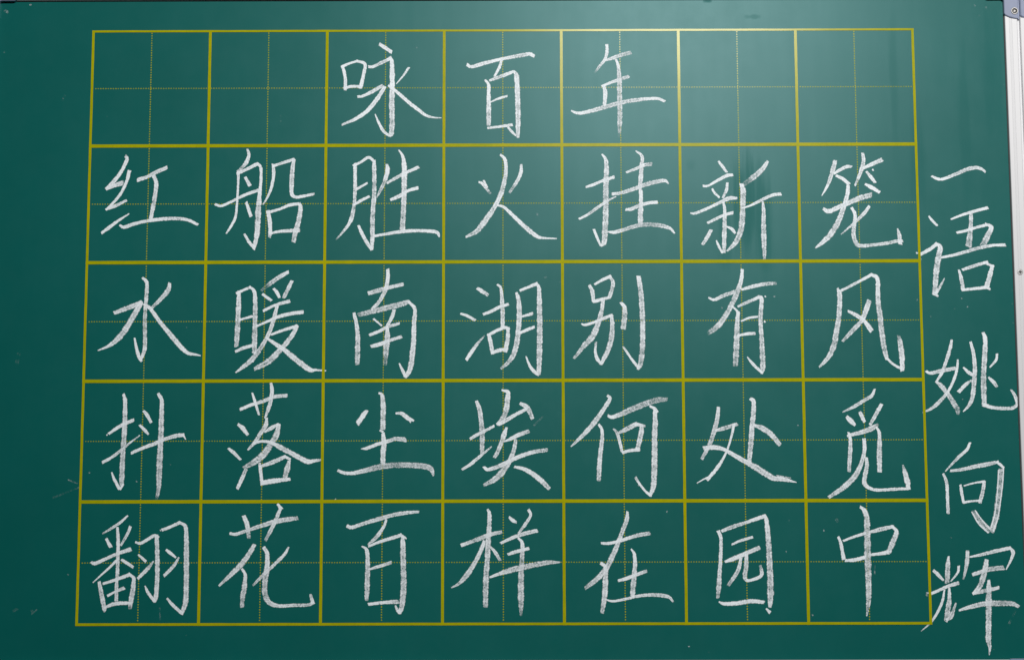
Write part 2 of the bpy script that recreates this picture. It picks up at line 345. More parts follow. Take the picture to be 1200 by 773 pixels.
STROKES = [
    ('咏', '''-1915,3060,37,9 -1891,2988,41,9 -1877,2893,41,9 -1879,2784,41,9
-1919,3060,41,9 -1827,3102,30,9 -1739,3130,30,9
-1739,3128,33,9 -1646,3092,41,9 -1660,2969,44,9 -1695,2806,48,9
-1889,2795,37,9 -1806,2818,37,9 -1686,2817,37,9
-1467,3332,44,9 -1404,3290,48,9 -1337,3243,44,9
-1596,3059,37,9 -1550,3059,37,9 -1458,3104,41,6 -1344,3157,41,9
-1344,3172,41,9 -1325,3119,48,9 -1320,2968,63,9 -1319,2816,63,9 -1322,2609,66,6 -1317,2420,63,6 -1323,2251,62,7 -1337,2214,29,9
-1518,2477,15,9 -1471,2364,33,9 -1415,2270,37,9 -1345,2214,29,9
-1722,2693,33,9 -1658,2704,37,9 -1547,2760,48,9 -1437,2826,41,6
-1410,2807,44,9 -1510,2647,52,9 -1619,2515,52,9 -1747,2425,44,9 -1839,2384,33,9 -1908,2354,26,6
-1125,3043,30,9 -1180,2958,26,9 -1268,2850,11,9
-1360,2826,26,9 -1252,2741,41,9 -1104,2608,44,9 -993,2523,44,9 -920,2466,37,9 -828,2438,22,9 -732,2432,11,9'''),
    ('百', '''-422,3079,41,9 -372,3056,44,9 -234,3094,48,9 -12,3150,41,9 209,3191,48,6 320,3210,48,9 368,3187,44,9
-12,3144,33,9 -40,3049,37,9 -95,2942,30,9
-206,2889,29,9 -169,2832,41,9 -169,2700,48,9 -167,2511,59,7 -169,2352,55,7
-151,2889,33,9 -49,2926,41,6 61,2968,44,9 132,2998,33,9
135,2998,30,9 163,2945,59,7 172,2793,63,9 179,2605,63,7 182,2417,62,7 178,2285,55,7 180,2195,33,6
-151,2621,15,9 -50,2666,29,9 46,2694,29,9
-175,2308,29,9 -50,2323,33,9 105,2345,40,9
64,2313,26,9 106,2263,33,9 152,2219,26,9'''),
    ('年', '''1245,3316,41,9 1244,3222,41,9 1216,3136,37,9 1150,3051,33,6 1098,2979,22,3
1225,3130,26,9 1317,3159,44,7 1428,3198,48,6 1521,3221,48,5
1185,2815,29,9 1296,2861,37,9 1407,2899,44,6 1496,2931,44,6
1204,2814,41,9 1221,2729,55,9 1211,2588,44,9
819,2514,22,9 898,2485,40,9 1036,2508,48,9 1220,2560,52,6 1404,2612,52,6 1589,2644,48,7 1828,2662,37,9 1923,2628,33,9
1354,3136,30,9 1376,3069,37,9 1389,2937,55,6 1391,2748,59,5 1393,2559,59,6 1391,2371,55,5 1382,2202,29,3'''),
    ('红', '''-4475,1975,40,9 -4460,1938,44,9 -4522,1798,44,9 -4602,1686,48,9 -4691,1589,40,9
-4691,1584,40,9 -4609,1621,48,9 -4515,1652,59,7
-4430,1794,48,9 -4455,1685,40,9 -4524,1527,37,9 -4622,1403,33,9 -4689,1336,29,9
-4689,1336,29,9 -4584,1379,40,7 -4458,1443,29,7
-4731,1058,36,9 -4651,1119,44,9 -4543,1202,33,9 -4421,1283,15,7
-4322,1693,51,9 -4227,1722,44,7 -4100,1787,48,7 -3991,1837,44,9
-4136,1731,48,9 -4106,1647,51,9 -4120,1480,51,7 -4141,1350,51,7 -4160,1229,47,9
-4524,1146,26,9 -4477,1122,40,9 -4378,1155,44,8 -4232,1192,40,9 -4032,1219,44,9 -3849,1225,40,7 -3721,1206,40,9 -3607,1154,33,9'''),
    ('船', '''-3033,2056,26,9 -3014,1990,40,9 -3045,1897,48,9 -3090,1841,40,6 -3144,1790,33,6
-3144,1766,40,9 -3044,1813,40,9 -2917,1878,44,9
-3135,1785,33,9 -3136,1608,29,9 -3146,1384,29,9 -3162,1236,33,9 -3215,1125,33,9 -3264,1047,18,7
-2913,1887,33,9 -2870,1831,37,9 -2867,1663,37,9 -2878,1532,48,9 -2890,1347,66,7 -2895,1198,66,7 -2903,1032,62,8 -2936,865,40,9
-3049,1032,29,9 -2992,939,40,9 -2940,880,36,9
-3399,1394,29,9 -3329,1376,33,9 -3202,1431,33,9 -3057,1505,37,9 -2890,1566,40,9
-3051,1715,37,9 -3000,1626,44,9
-3033,1412,37,9 -2980,1258,44,9
-2724,1868,37,9 -2717,1756,40,9 -2738,1607,37,9 -2782,1486,26,9 -2836,1393,15,6
-2724,1853,33,9 -2605,1895,37,7 -2477,1933,40,9
-2477,1927,40,9 -2494,1830,51,7 -2501,1662,55,7 -2499,1522,48,9 -2453,1479,40,9 -2361,1490,37,9 -2237,1516,33,6
-2776,1309,47,9 -2756,1198,51,9 -2747,1087,47,9 -2753,1003,36,6
-2770,1296,37,9 -2634,1337,33,9 -2525,1383,40,9 -2415,1397,40,9
-2406,1401,37,9 -2392,1345,55,9 -2412,1197,58,7 -2447,1067,58,7 -2468,956,55,6
-2757,1040,29,9 -2630,1068,36,9 -2411,1082,51,7'''),
    ('胜', '''-1752,1875,44,9 -1751,1753,44,9 -1749,1567,44,7 -1760,1381,40,7 -1786,1233,51,7 -1822,1149,40,9 -1885,1066,29,7 -1966,970,15,4
-1765,1856,33,9 -1674,1906,33,9 -1592,1955,37,9 -1521,1902,33,9
-1527,1911,44,9 -1524,1753,51,7 -1522,1566,51,6 -1532,1380,55,7 -1541,1195,55,6 -1540,1010,55,7 -1546,853,40,9
-1703,1130,33,9 -1657,1029,44,9 -1601,927,44,9 -1550,853,36,9
-1735,1571,33,9 -1607,1645,26,9
-1760,1385,29,9 -1679,1436,37,9 -1584,1483,33,9
-1375,1864,37,9 -1367,1790,59,9 -1406,1650,44,6 -1451,1557,37,6 -1492,1473,15,5
-1366,1650,33,9 -1260,1711,40,7 -1150,1770,40,9 -1004,1835,40,9
-1322,1445,37,9 -1222,1491,48,9 -1113,1556,40,9 -1012,1584,44,9
-1234,2042,18,9 -1188,1967,37,9 -1169,1845,62,9 -1168,1659,66,7 -1171,1472,62,7 -1177,1287,62,6 -1187,1092,66,6
-1514,1010,33,9 -1365,1037,36,9 -1183,1064,44,9 -1000,1073,40,9 -800,1060,44,9 -760,1026,33,9 -752,999,15,9'''),
    ('火', '''-281,1653,26,9 -241,1634,37,9 -153,1522,29,5
-226,1671,26,9 -190,1591,33,9
217,1857,33,9 213,1767,44,9 162,1655,44,7 79,1529,29,4
-25,1982,29,9 25,1926,44,9 37,1823,44,9 24,1693,51,7 -12,1544,59,7 -58,1432,55,9 -131,1303,58,7 -223,1173,69,7 -314,1062,55,7 -432,1000,29,7
-67,1377,26,9 15,1349,37,9 124,1246,44,9 270,1107,55,8 397,1005,47,9 470,983,29,9 630,975,15,9'''),
    ('挂', '''988,1594,29,9 1061,1616,37,9 1190,1671,37,9 1309,1708,44,9
1178,1985,22,9 1219,1923,44,9 1228,1820,59,7 1223,1708,62,7 1218,1559,69,6 1215,1374,69,6 1212,1225,69,6 1203,1059,69,6 1193,929,62,7 1156,889,33,9
1075,1077,33,9 1111,985,33,9 1150,892,25,9
903,1211,29,9 1004,1263,33,7 1132,1355,37,7 1243,1429,26,7 1334,1476,15,6
1581,2025,18,9 1650,1959,40,9 1642,1838,51,7 1633,1707,55,7 1620,1568,48,7
1465,1768,26,9 1575,1810,37,7 1667,1853,44,7 1755,1866,48,4
1298,1507,40,9 1390,1518,40,7 1536,1564,48,6 1720,1629,51,6 1848,1660,51,6 1921,1666,40,9 1958,1632,18,9
1631,1540,48,9 1633,1391,51,8 1625,1280,62,7 1623,1150,62,6
1457,1321,33,9 1515,1326,44,9 1626,1373,44,7 1735,1400,40,9 1818,1406,44,9
1239,1055,18,9 1312,1049,44,9 1422,1077,44,6 1568,1123,47,6 1696,1141,51,5 1842,1131,51,5 1969,1094,40,9 2019,1038,22,9'''),
    ('新', '''2559,1895,26,9 2595,1845,40,9 2648,1770,29,9
2375,1601,33,9 2426,1603,29,9 2537,1664,37,9 2647,1724,44,9 2717,1733,37,9
2477,1564,26,9 2507,1515,33,9 2555,1467,26,9
2655,1634,33,9 2645,1556,37,7 2603,1463,29,7
2220,1275,22,9 2275,1275,33,9 2422,1334,37,9 2569,1404,40,7 2679,1454,51,7 2760,1453,33,9
2605,1407,26,9 2619,1315,40,9 2616,1185,51,7 2610,1000,55,7 2603,815,44,7
2419,1159,33,9 2511,1204,36,7 2621,1255,36,9 2709,1277,40,9
2516,945,18,9 2542,880,33,9 2581,801,25,9
2450,1065,44,9 2416,1000,47,9 2357,908,40,6
2646,1111,22,9 2700,1083,40,9 2736,1036,29,9
3135,1890,37,9 3070,1797,59,7 2976,1713,66,5 2847,1615,51,3
2828,1611,59,9 2841,1518,66,7 2832,1333,62,6 2824,1184,69,6 2800,1055,66,6 2743,926,58,6 2641,824,25,6
2823,1333,18,9 2933,1369,29,9 3081,1443,37,7 3191,1490,40,9 3279,1502,40,9
3071,1406,26,9 3078,1295,44,7 3075,1147,55,6 3075,962,62,6 3078,814,47,6 3076,731,33,5'''),
    ('笼', '''3935,1892,51,9 3915,1814,55,7 3866,1665,44,7 3818,1562,29,9 3770,1482,11,9
3923,1748,33,9 4006,1798,40,7 4080,1832,44,9 4126,1828,29,7
3949,1720,33,9 4022,1683,44,9 4093,1623,40,9
4267,1985,40,9 4274,1906,44,7 4254,1813,51,7 4214,1710,40,7 4166,1604,22,5
4272,1813,40,9 4374,1859,48,9 4485,1909,55,7
4307,1766,29,9 4351,1710,44,9 4401,1641,37,9
4290,1617,33,9 4357,1580,51,9 4447,1524,40,9
4379,1794,22,9 4383,1784,22,9
3790,1321,40,9 3848,1293,58,9 3958,1339,58,8 4087,1394,58,7 4217,1450,66,7 4345,1487,62,6
4083,1593,48,9 4072,1497,51,9 4032,1367,55,7 3954,1163,66,7 3859,1015,66,7 3766,923,51,9 3682,859,18,9
4122,1329,40,9 4157,1255,44,9 4145,1144,47,9 4132,1015,51,6 4157,922,51,6 4201,881,47,7 4347,889,40,7 4530,912,40,7 4640,936,40,7 4703,936,33,9
4653,1078,22,9 4669,1013,47,7 4679,912,51,9
4323,1347,40,9 4267,1273,44,7 4154,1163,33,7 3987,1019,11,6'''),
    ('水', '''-4237,516,33,9 -4190,460,44,9 -4190,323,47,7 -4198,176,44,7 -4201,-7,47,5 -4196,-189,47,6 -4198,-335,47,7 -4240,-453,36,9
-4316,-198,22,9 -4295,-299,36,9 -4263,-408,43,9 -4231,-462,33,9
-4554,107,47,9 -4455,144,54,7 -4347,185,58,7 -4248,235,40,9
-4257,213,62,9 -4326,85,65,7 -4430,-98,69,7 -4527,-216,65,6 -4625,-289,36,9 -4741,-338,14,9
-3921,450,36,9 -3934,377,58,6 -4004,285,51,7 -4128,158,33,6
-4220,204,25,9 -4146,158,44,9 -4015,-16,47,9 -3866,-190,58,7 -3755,-318,54,9 -3681,-373,43,9 -3609,-387,29,9 -3540,-402,14,9'''),
    ('暖', '''-3102,348,44,9 -3105,174,62,7 -3110,27,58,6 -3114,-119,62,6 -3122,-283,51,6
-3129,335,33,9 -3039,375,33,9 -2976,402,36,9
-2976,408,29,9 -2921,347,44,9 -2909,173,54,7 -2909,-10,54,6 -2910,-192,62,6 -2911,-360,54,7
-3088,18,25,9 -2943,60,33,9
-3126,-352,33,9 -3046,-316,40,9 -2937,-283,40,9
-2533,580,44,9 -2624,530,51,7 -2714,466,51,6 -2785,411,44,4 -2839,365,29,3
-2820,319,33,9 -2728,250,36,9
-2691,383,33,9 -2657,341,44,9 -2629,286,33,9
-2486,469,44,9 -2522,392,47,7 -2575,282,40,5
-2808,127,33,9 -2673,191,36,9 -2514,236,44,9
-2887,-56,25,9 -2743,8,33,9 -2635,54,44,9 -2490,90,44,9 -2354,108,47,9
-2655,172,44,9 -2689,26,47,7 -2741,-138,47,7 -2829,-302,51,6 -2935,-447,61,6 -3042,-538,43,9 -3122,-599,18,9
-2713,-156,29,9 -2596,-111,36,9 -2416,-57,40,9
-2416,-57,47,9 -2477,-175,54,7 -2593,-320,62,7 -2736,-466,72,6 -2897,-556,47,7
-2776,-193,25,9 -2666,-266,47,9 -2557,-339,54,9 -2447,-430,65,7 -2264,-567,61,9 -2192,-572,29,9 -2074,-583,18,9'''),
    ('南', '''-1572,331,51,9 -1481,357,54,6 -1354,393,47,7 -1182,435,44,7
-1356,606,44,9 -1355,500,47,9 -1381,371,51,7 -1435,261,44,7 -1480,197,44,7 -1543,143,25,7
-1747,88,40,9 -1723,-12,43,8 -1703,-159,54,7 -1702,-341,61,6 -1704,-495,54,6
-1687,75,51,5 -1534,115,62,6 -1353,160,65,5 -1208,197,65,6 -1108,228,51,6
-1108,228,33,9 -1035,141,44,9 -1043,-14,54,8 -1046,-196,58,8 -1060,-378,65,8 -1086,-560,61,8 -1139,-651,51,9
-1212,-502,18,9 -1185,-560,33,9 -1145,-641,47,9
-1515,24,25,9 -1424,-53,22,9
-1280,124,47,9 -1306,41,43,8 -1360,-59,33,8
-1559,-162,36,9 -1459,-123,40,9 -1351,-68,40,7 -1221,-28,33,9
-1539,-296,40,9 -1458,-277,51,9 -1332,-229,40,9 -1196,-187,40,7
-1360,-68,36,9 -1354,-159,58,8 -1367,-305,72,6 -1380,-505,43,4'''),
    ('湖', '''-299,383,36,9 -250,354,51,9 -183,310,40,6
-494,85,25,9 -422,61,36,9 -331,10,33,9
-425,-452,40,9 -367,-362,47,9 -295,-262,33,7 -219,-176,14,5
-226,79,33,9 -132,116,40,9 -41,163,40,9 59,194,36,9
-63,427,25,9 -26,386,33,9 -12,240,47,7 -5,93,51,6 -5,-62,47,7
-168,-162,40,9 -147,-253,51,8 -123,-380,43,9
-177,-171,33,9 -78,-117,40,9 22,-80,43,9 67,-99,33,9
58,-89,40,9 53,-217,51,7 27,-354,51,7
-132,-377,36,9 -51,-348,47,9 49,-330,36,9
159,327,36,9 180,258,51,7 191,111,62,7 183,-71,62,7 161,-254,62,7 121,-399,61,7 58,-490,47,6 -24,-559,25,5
204,358,33,9 304,400,36,9 395,437,44,9
395,441,29,9 422,385,44,9 427,202,62,7 430,-17,65,6 429,-200,65,6 425,-382,65,7 416,-618,51,7
269,-421,18,9 310,-527,33,9 364,-599,43,9 413,-636,29,9
212,47,25,9 339,83,40,9
197,-144,33,9 284,-105,40,9 361,-76,36,9'''),
    ('别', '''1016,412,40,9 1048,347,51,7 1062,234,44,9
1080,430,29,9 1162,479,36,9 1262,525,40,9
1253,521,40,9 1292,457,44,7 1279,365,47,7 1247,274,44,7
1060,223,33,9 1123,241,44,9 1247,274,33,9
1174,237,44,9 1155,109,51,6 1112,-37,62,6 1048,-183,72,6 957,-283,61,6 893,-364,43,6 833,-437,33,5
922,-37,18,9 958,-51,33,9 1067,-19,33,9 1158,18,40,9 1276,63,40,9
1271,58,40,9 1280,-56,51,7 1268,-202,62,6 1227,-347,58,7 1145,-507,43,9
1087,-256,25,6 1079,-365,33,9 1103,-456,43,9 1150,-507,29,9
1386,209,33,9 1422,163,51,9 1426,72,62,6 1410,-83,62,6
1594,511,58,9 1608,419,58,7 1623,273,62,6 1633,71,62,6 1635,-111,62,7 1629,-312,61,6 1609,-493,61,6 1577,-566,36,9
1408,-311,25,6 1479,-420,29,9 1542,-508,36,9 1583,-557,32,9'''),
    ('有', '''2417,267,25,9 2480,243,36,9 2580,289,44,6 2708,334,44,6
2808,365,29,9 2909,394,44,9 3055,425,44,7 3200,438,40,4
2813,597,40,9 2798,472,47,9 2754,343,62,6 2678,179,58,6 2594,33,62,6 2502,-77,65,6 2407,-146,47,3
2687,164,25,9 2732,124,25,9 2762,78,40,9
2754,87,47,9 2741,-59,58,7 2735,-205,69,6 2723,-387,69,6 2715,-523,58,4
2759,164,29,9 2851,206,36,6 2997,270,40,9
2997,279,40,9 3033,251,51,9 3023,105,51,6 3017,-23,51,7 3024,-205,54,7 3031,-387,61,6 3032,-551,61,6 3020,-620,32,9
2854,-432,14,9 2910,-505,36,9 2963,-560,36,9 3020,-614,32,9
2793,-8,22,9 2884,28,29,9 2978,41,29,9
2744,-183,22,9 2844,-161,40,9 2944,-156,36,7
3075,284,18,9 3081,277,18,9
3060,-12,22,9 3068,-20,22,9'''),
    ('风', '''3930,368,33,9 3950,304,58,7 3946,158,58,7 3930,11,58,6 3903,-134,65,6 3868,-298,65,6 3820,-407,58,6 3764,-480,47,7 3694,-548,22,6
3974,350,33,9 4094,410,33,7 4223,478,36,9 4333,538,40,9
4330,538,40,9 4396,496,51,9 4401,376,54,8 4400,211,58,7 4419,29,62,6 4432,-136,62,6 4454,-318,61,6 4483,-454,47,7
4478,-445,29,9 4557,-521,29,9 4663,-581,36,9
4629,-191,40,4 4645,-282,61,6 4659,-427,65,7 4659,-587,51,9
4292,215,62,7 4249,102,62,7 4201,-7,51,7 4098,-117,51,6 3977,-244,33,5
4050,102,33,9 4130,62,47,9 4228,-8,51,9 4306,-117,62,9'''),
    ('抖', '''-4586,-1310,32,9 -4497,-1247,40,9 -4418,-1202,43,9 -4311,-1157,40,9
-4612,-1328,14,9 -4607,-1322,14,9
-4430,-859,36,9 -4410,-922,47,9 -4407,-1067,54,7 -4407,-1247,61,7 -4415,-1427,58,6 -4422,-1606,57,6 -4424,-1785,61,6 -4426,-1901,50,7
-4543,-1763,18,9 -4512,-1839,36,9 -4449,-1949,39,9
-4438,-1953,29,9 -4409,-1901,25,9
-4649,-1642,36,9 -4551,-1588,36,9 -4446,-1508,36,7 -4340,-1418,22,7 -4231,-1334,14,6
-4187,-1053,32,9 -4150,-1094,43,9 -4103,-1176,36,9
-4228,-1215,29,9 -4178,-1265,40,9 -4130,-1316,29,9
-4316,-1535,36,9 -4195,-1481,40,9 -4052,-1428,47,9 -3928,-1374,43,8 -3802,-1338,50,7 -3722,-1329,43,9
-3722,-1329,25,9 -3694,-1378,14,9
-4021,-851,40,9 -3983,-923,47,9 -3980,-1068,54,7 -3981,-1248,61,7 -3984,-1428,61,7 -3990,-1607,68,6 -3993,-1786,65,6 -3995,-1947,50,6 -4015,-2072,29,4'''),
    ('落', '''-3059,-1030,40,9 -2938,-980,40,9 -2794,-935,43,7 -2669,-886,43,7 -2528,-872,43,7
-2926,-844,22,9 -2893,-944,36,9 -2846,-1092,25,9
-2711,-727,32,9 -2697,-818,47,9 -2713,-944,47,7 -2739,-1034,43,7 -2773,-1133,22,7
-3081,-1210,36,9 -3032,-1250,54,9 -2977,-1322,40,9
-3190,-1487,29,9 -3126,-1541,43,9 -3053,-1612,29,9
-3079,-1945,39,9 -3040,-1859,47,9 -2988,-1734,43,6
-2755,-1139,32,9 -2763,-1214,50,7 -2824,-1313,47,7 -2886,-1412,43,7 -2965,-1501,22,7
-2771,-1295,25,9 -2699,-1250,47,9 -2619,-1206,29,9
-2613,-1211,43,9 -2635,-1323,68,7 -2696,-1430,65,6 -2784,-1556,79,6 -2891,-1645,68,6 -3006,-1707,39,5
-2903,-1430,32,9 -2805,-1403,32,9 -2697,-1421,40,9 -2570,-1484,61,7 -2461,-1542,57,8 -2280,-1637,61,9 -2209,-1632,43,9 -2123,-1621,29,5
-2828,-1663,29,9 -2814,-1753,43,9 -2797,-1896,36,9
-2800,-1690,36,9 -2675,-1645,50,7 -2533,-1583,43,9
-2533,-1583,36,9 -2478,-1610,32,9
-2487,-1637,39,9 -2504,-1717,65,6 -2529,-1816,54,6
-2797,-1887,54,9 -2672,-1864,61,9 -2479,-1843,39,9'''),
    ('尘', '''-1445,-847,29,9 -1414,-865,43,9 -1399,-983,61,7 -1398,-1109,61,6 -1400,-1253,65,7
-1432,-1280,25,9 -1400,-1298,29,9
-1593,-1055,43,9 -1632,-1109,61,9 -1689,-1190,58,9
-1245,-1082,25,9 -1182,-1083,43,9 -1110,-1137,54,9 -1045,-1167,25,9
-1101,-1142,36,9 -1077,-1185,18,9
-1650,-1493,11,9 -1584,-1486,40,9 -1467,-1442,43,9 -1342,-1406,43,7 -1252,-1379,47,6 -1144,-1388,54,6
-1396,-1325,47,9 -1386,-1433,61,8 -1395,-1540,61,7 -1397,-1657,54,6
-1913,-1745,36,9 -1841,-1772,39,9 -1734,-1773,47,9 -1590,-1741,57,6 -1429,-1702,65,5 -1250,-1684,65,5 -1071,-1684,65,5 -909,-1699,68,5 -837,-1730,61,6 -810,-1801,22,6'''),
    ('埃', '''-380,-1377,36,9 -294,-1327,40,9 -204,-1283,36,7 -111,-1234,32,9
-309,-949,40,9 -276,-1039,54,7 -255,-1183,54,6 -244,-1327,61,6 -247,-1543,47,6
-473,-1732,29,9 -384,-1677,39,9 -276,-1588,36,7 -136,-1471,14,6
-10,-814,25,9 57,-838,50,9 51,-914,61,7 30,-1058,65,6 -6,-1148,58,6 -69,-1211,32,9
-51,-1211,47,9 48,-1157,47,7 138,-1103,43,9 260,-1040,40,9
206,-972,43,9 282,-1022,61,7 339,-1140,43,6
38,-1256,32,9 11,-1328,58,8 -25,-1436,50,7 -70,-1543,47,6 -100,-1593,36,5
11,-1414,14,9 83,-1382,40,9 173,-1337,50,9 290,-1296,47,6
146,-1400,43,7 119,-1526,50,7 65,-1651,57,7 -7,-1758,72,6 -97,-1847,64,6 -222,-1915,36,5
-219,-1708,36,9 -177,-1736,43,9 -43,-1695,50,7 83,-1633,50,9 226,-1571,50,9 370,-1530,47,7 505,-1512,43,5
136,-1705,32,9 244,-1732,47,9 351,-1794,57,8 440,-1866,61,8 526,-1952,47,5'''),
    ('何', '''1221,-883,32,9 1246,-914,47,9 1178,-1027,50,8 1078,-1171,58,7 969,-1297,54,8 879,-1386,40,7 788,-1471,14,6
1114,-1220,29,9 1149,-1279,36,9 1148,-1396,47,7 1125,-1575,54,7 1113,-1718,57,8 1108,-1861,47,5
1226,-1117,36,9 1276,-1130,47,9 1403,-1082,61,6 1547,-1019,68,5 1692,-965,68,5 1800,-933,65,4 1899,-926,47,4
1284,-1270,18,6 1320,-1306,36,6 1349,-1396,40,8 1377,-1522,32,9
1337,-1315,25,6 1428,-1274,54,6 1545,-1213,54,8
1545,-1213,47,9 1644,-1235,32,6
1613,-1235,47,7 1598,-1343,61,7 1556,-1513,50,7
1389,-1543,39,9 1470,-1519,39,9 1578,-1508,43,9
1713,-1005,29,9 1763,-1034,40,9 1798,-1070,25,9
1766,-1055,43,9 1768,-1199,61,7 1759,-1361,65,7 1757,-1559,68,7 1751,-1755,68,7 1738,-1934,61,8 1701,-2037,36,9
1535,-1835,32,6 1574,-1898,29,9 1644,-1987,29,9 1697,-2032,36,9
1564,-1925,14,5 1573,-1916,14,5'''),
    ('处', '''2506,-1027,43,9 2494,-1135,50,7 2457,-1279,54,6 2401,-1440,50,6 2308,-1612,39,5
2475,-1288,36,9 2574,-1261,47,6 2715,-1217,43,7
2683,-1222,36,9 2659,-1333,29,9 2615,-1477,25,9 2559,-1602,29,9 2477,-1727,43,9 2367,-1856,39,9
2386,-1825,21,9 2331,-1848,18,9 2245,-1896,11,9
2337,-1494,50,9 2463,-1485,57,9 2570,-1513,43,9 2694,-1584,54,9 2818,-1656,57,7 2960,-1737,72,7 3119,-1836,64,7 3244,-1854,54,7 3394,-1890,11,9
3173,-1814,21,5 3330,-1840,14,4
2889,-923,47,9 2918,-956,50,9 2912,-1082,58,7 2894,-1262,61,7 2876,-1441,61,6 2854,-1647,50,7
2934,-1235,36,9 3005,-1259,61,7 3112,-1334,61,7 3208,-1451,50,6'''),
    ('觅', '''4330,-814,25,9 4296,-886,40,9 4223,-931,40,7 4095,-1009,40,7 3953,-1077,14,6
4002,-1138,43,9 4045,-1183,65,9 4086,-1225,36,9
4156,-1085,40,9 4173,-1130,50,9 4198,-1184,40,9
4401,-995,43,9 4354,-1076,47,7 4269,-1220,36,7
4015,-1318,29,9 4031,-1390,39,9 4027,-1533,50,7 4007,-1757,43,7
4005,-1354,29,9 4050,-1340,40,9 4177,-1309,54,7 4286,-1265,61,6 4355,-1225,32,4
4340,-1256,25,9 4370,-1319,40,9 4370,-1444,54,7 4363,-1588,61,7 4362,-1758,54,7
4192,-1399,47,9 4193,-1516,47,8 4158,-1659,50,7 4074,-1820,61,7 3945,-1944,61,7 3772,-2060,39,6
4213,-1614,39,9 4217,-1695,47,7 4190,-1820,54,7 4182,-1900,54,7 4231,-1954,43,9 4337,-1981,36,9 4517,-1972,36,8 4704,-1964,32,9
4632,-1696,18,5 4656,-1785,54,7 4680,-1892,64,8 4688,-1963,47,9'''),
    ('翻', '''-4348,-2262,21,9 -4418,-2328,32,9 -4506,-2390,32,7 -4629,-2464,18,5
-4583,-2528,36,9 -4536,-2611,43,9
-4313,-2390,36,9 -4343,-2470,36,7 -4415,-2599,25,6
-4748,-2793,32,9 -4709,-2806,46,9 -4586,-2753,39,9 -4444,-2691,39,9 -4310,-2647,54,9
-4461,-2399,32,9 -4448,-2550,43,9 -4447,-2744,43,8 -4446,-2974,43,7
-4443,-2753,32,9 -4547,-2859,29,9 -4634,-2938,21,9 -4724,-3022,14,7
-4398,-2766,32,9 -4334,-2806,39,9 -4271,-2847,32,9
-4653,-3023,39,9 -4629,-3132,50,7 -4588,-3308,53,7 -4587,-3351,25,4
-4605,-3035,32,9 -4490,-3000,36,9 -4310,-2935,46,9
-4310,-2930,36,9 -4250,-2974,36,9
-4255,-2974,46,9 -4264,-3115,57,7 -4287,-3255,57,7 -4290,-3312,39,4
-4451,-2974,32,9 -4452,-3079,43,7 -4452,-3223,43,7
-4548,-3171,32,9 -4469,-3129,28,9 -4372,-3088,43,7
-4588,-3311,28,9 -4465,-3264,46,9 -4278,-3255,39,9
-4242,-2564,25,9 -4189,-2577,36,9 -4109,-2533,39,9 -4030,-2488,39,9 -3985,-2506,32,9
-4006,-2497,46,9 -3996,-2621,50,7 -3988,-2833,53,7 -3987,-3010,50,7 -3996,-3186,50,8 -4007,-3242,28,9
-4123,-3066,18,9 -4086,-3141,36,9 -4012,-3235,39,9
-4208,-2709,25,9 -4125,-2780,36,9
-4035,-2784,18,6 -4101,-2868,46,7 -4205,-2974,36,9
-3937,-2423,36,9 -3845,-2388,36,9 -3747,-2342,39,9
-3747,-2338,32,9 -3675,-2383,43,9 -3659,-2533,54,7 -3655,-2710,61,7 -3651,-2922,61,7 -3650,-3116,60,7 -3656,-3256,60,7 -3694,-3376,39,9
-3865,-3207,25,7 -3789,-3291,39,9 -3695,-3370,39,9
-3889,-2653,29,9 -3838,-2692,39,9 -3780,-2737,25,9
-3744,-2742,21,7 -3799,-2834,39,7 -3903,-2943,39,9
-3946,-3326,14,2 -3942,-3440,14,2
-3965,-2426,14,5 -3958,-2434,14,5'''),
    ('花', '''-3153,-2466,36,9 -3085,-2473,39,9 -2943,-2426,39,7 -2765,-2367,50,7 -2587,-2320,57,7 -2388,-2293,50,5
-2999,-2275,50,9 -2962,-2363,54,9 -2938,-2509,43,5
-2608,-2133,32,9 -2575,-2178,46,9
-2580,-2186,43,9 -2624,-2293,46,7 -2667,-2391,46,7 -2745,-2541,36,4
-2878,-2603,50,9 -2938,-2709,57,7 -3025,-2823,64,7 -3131,-2929,53,7 -3270,-3061,25,6
-3010,-2876,32,9 -2974,-2938,39,9 -2982,-3088,60,7 -2998,-3193,57,6 -3003,-3295,46,5
-2761,-2630,43,9 -2724,-2700,50,9 -2722,-2842,61,8 -2741,-2983,64,6 -2744,-3141,60,6 -2698,-3247,60,7 -2591,-3291,43,9 -2431,-3286,39,7 -2253,-3282,36,6 -2183,-3256,36,9
-2216,-3168,32,6 -2193,-3256,46,9
-2479,-2627,21,9 -2528,-2710,39,9 -2634,-2815,39,7 -2756,-2930,39,6 -2879,-3056,25,5'''),
    ('百', '''-1799,-2383,43,9 -1749,-2398,46,9 -1607,-2352,43,7 -1446,-2304,50,7 -1286,-2260,46,7 -1143,-2234,46,7 -982,-2221,29,7
-1353,-2313,29,9 -1383,-2393,36,9 -1463,-2508,46,7 -1560,-2593,21,7
-1631,-2617,18,9 -1577,-2658,43,9 -1564,-2808,53,7 -1566,-2985,57,6 -1568,-3108,60,6 -1573,-3222,43,6
-1551,-2614,29,9 -1444,-2570,36,9 -1302,-2526,43,9 -1186,-2491,43,9
-1186,-2482,32,9 -1123,-2526,21,9
-1163,-2509,43,9 -1158,-2633,61,7 -1154,-2809,64,6 -1147,-2986,64,6 -1152,-3161,68,7 -1169,-3302,60,7 -1190,-3372,43,9
-1549,-2879,21,9 -1460,-2853,36,9 -1300,-2804,39,6
-1545,-3275,36,9 -1403,-3258,39,9 -1217,-3246,50,6
-1240,-3293,21,9 -1216,-3346,36,9 -1190,-3368,39,9'''),
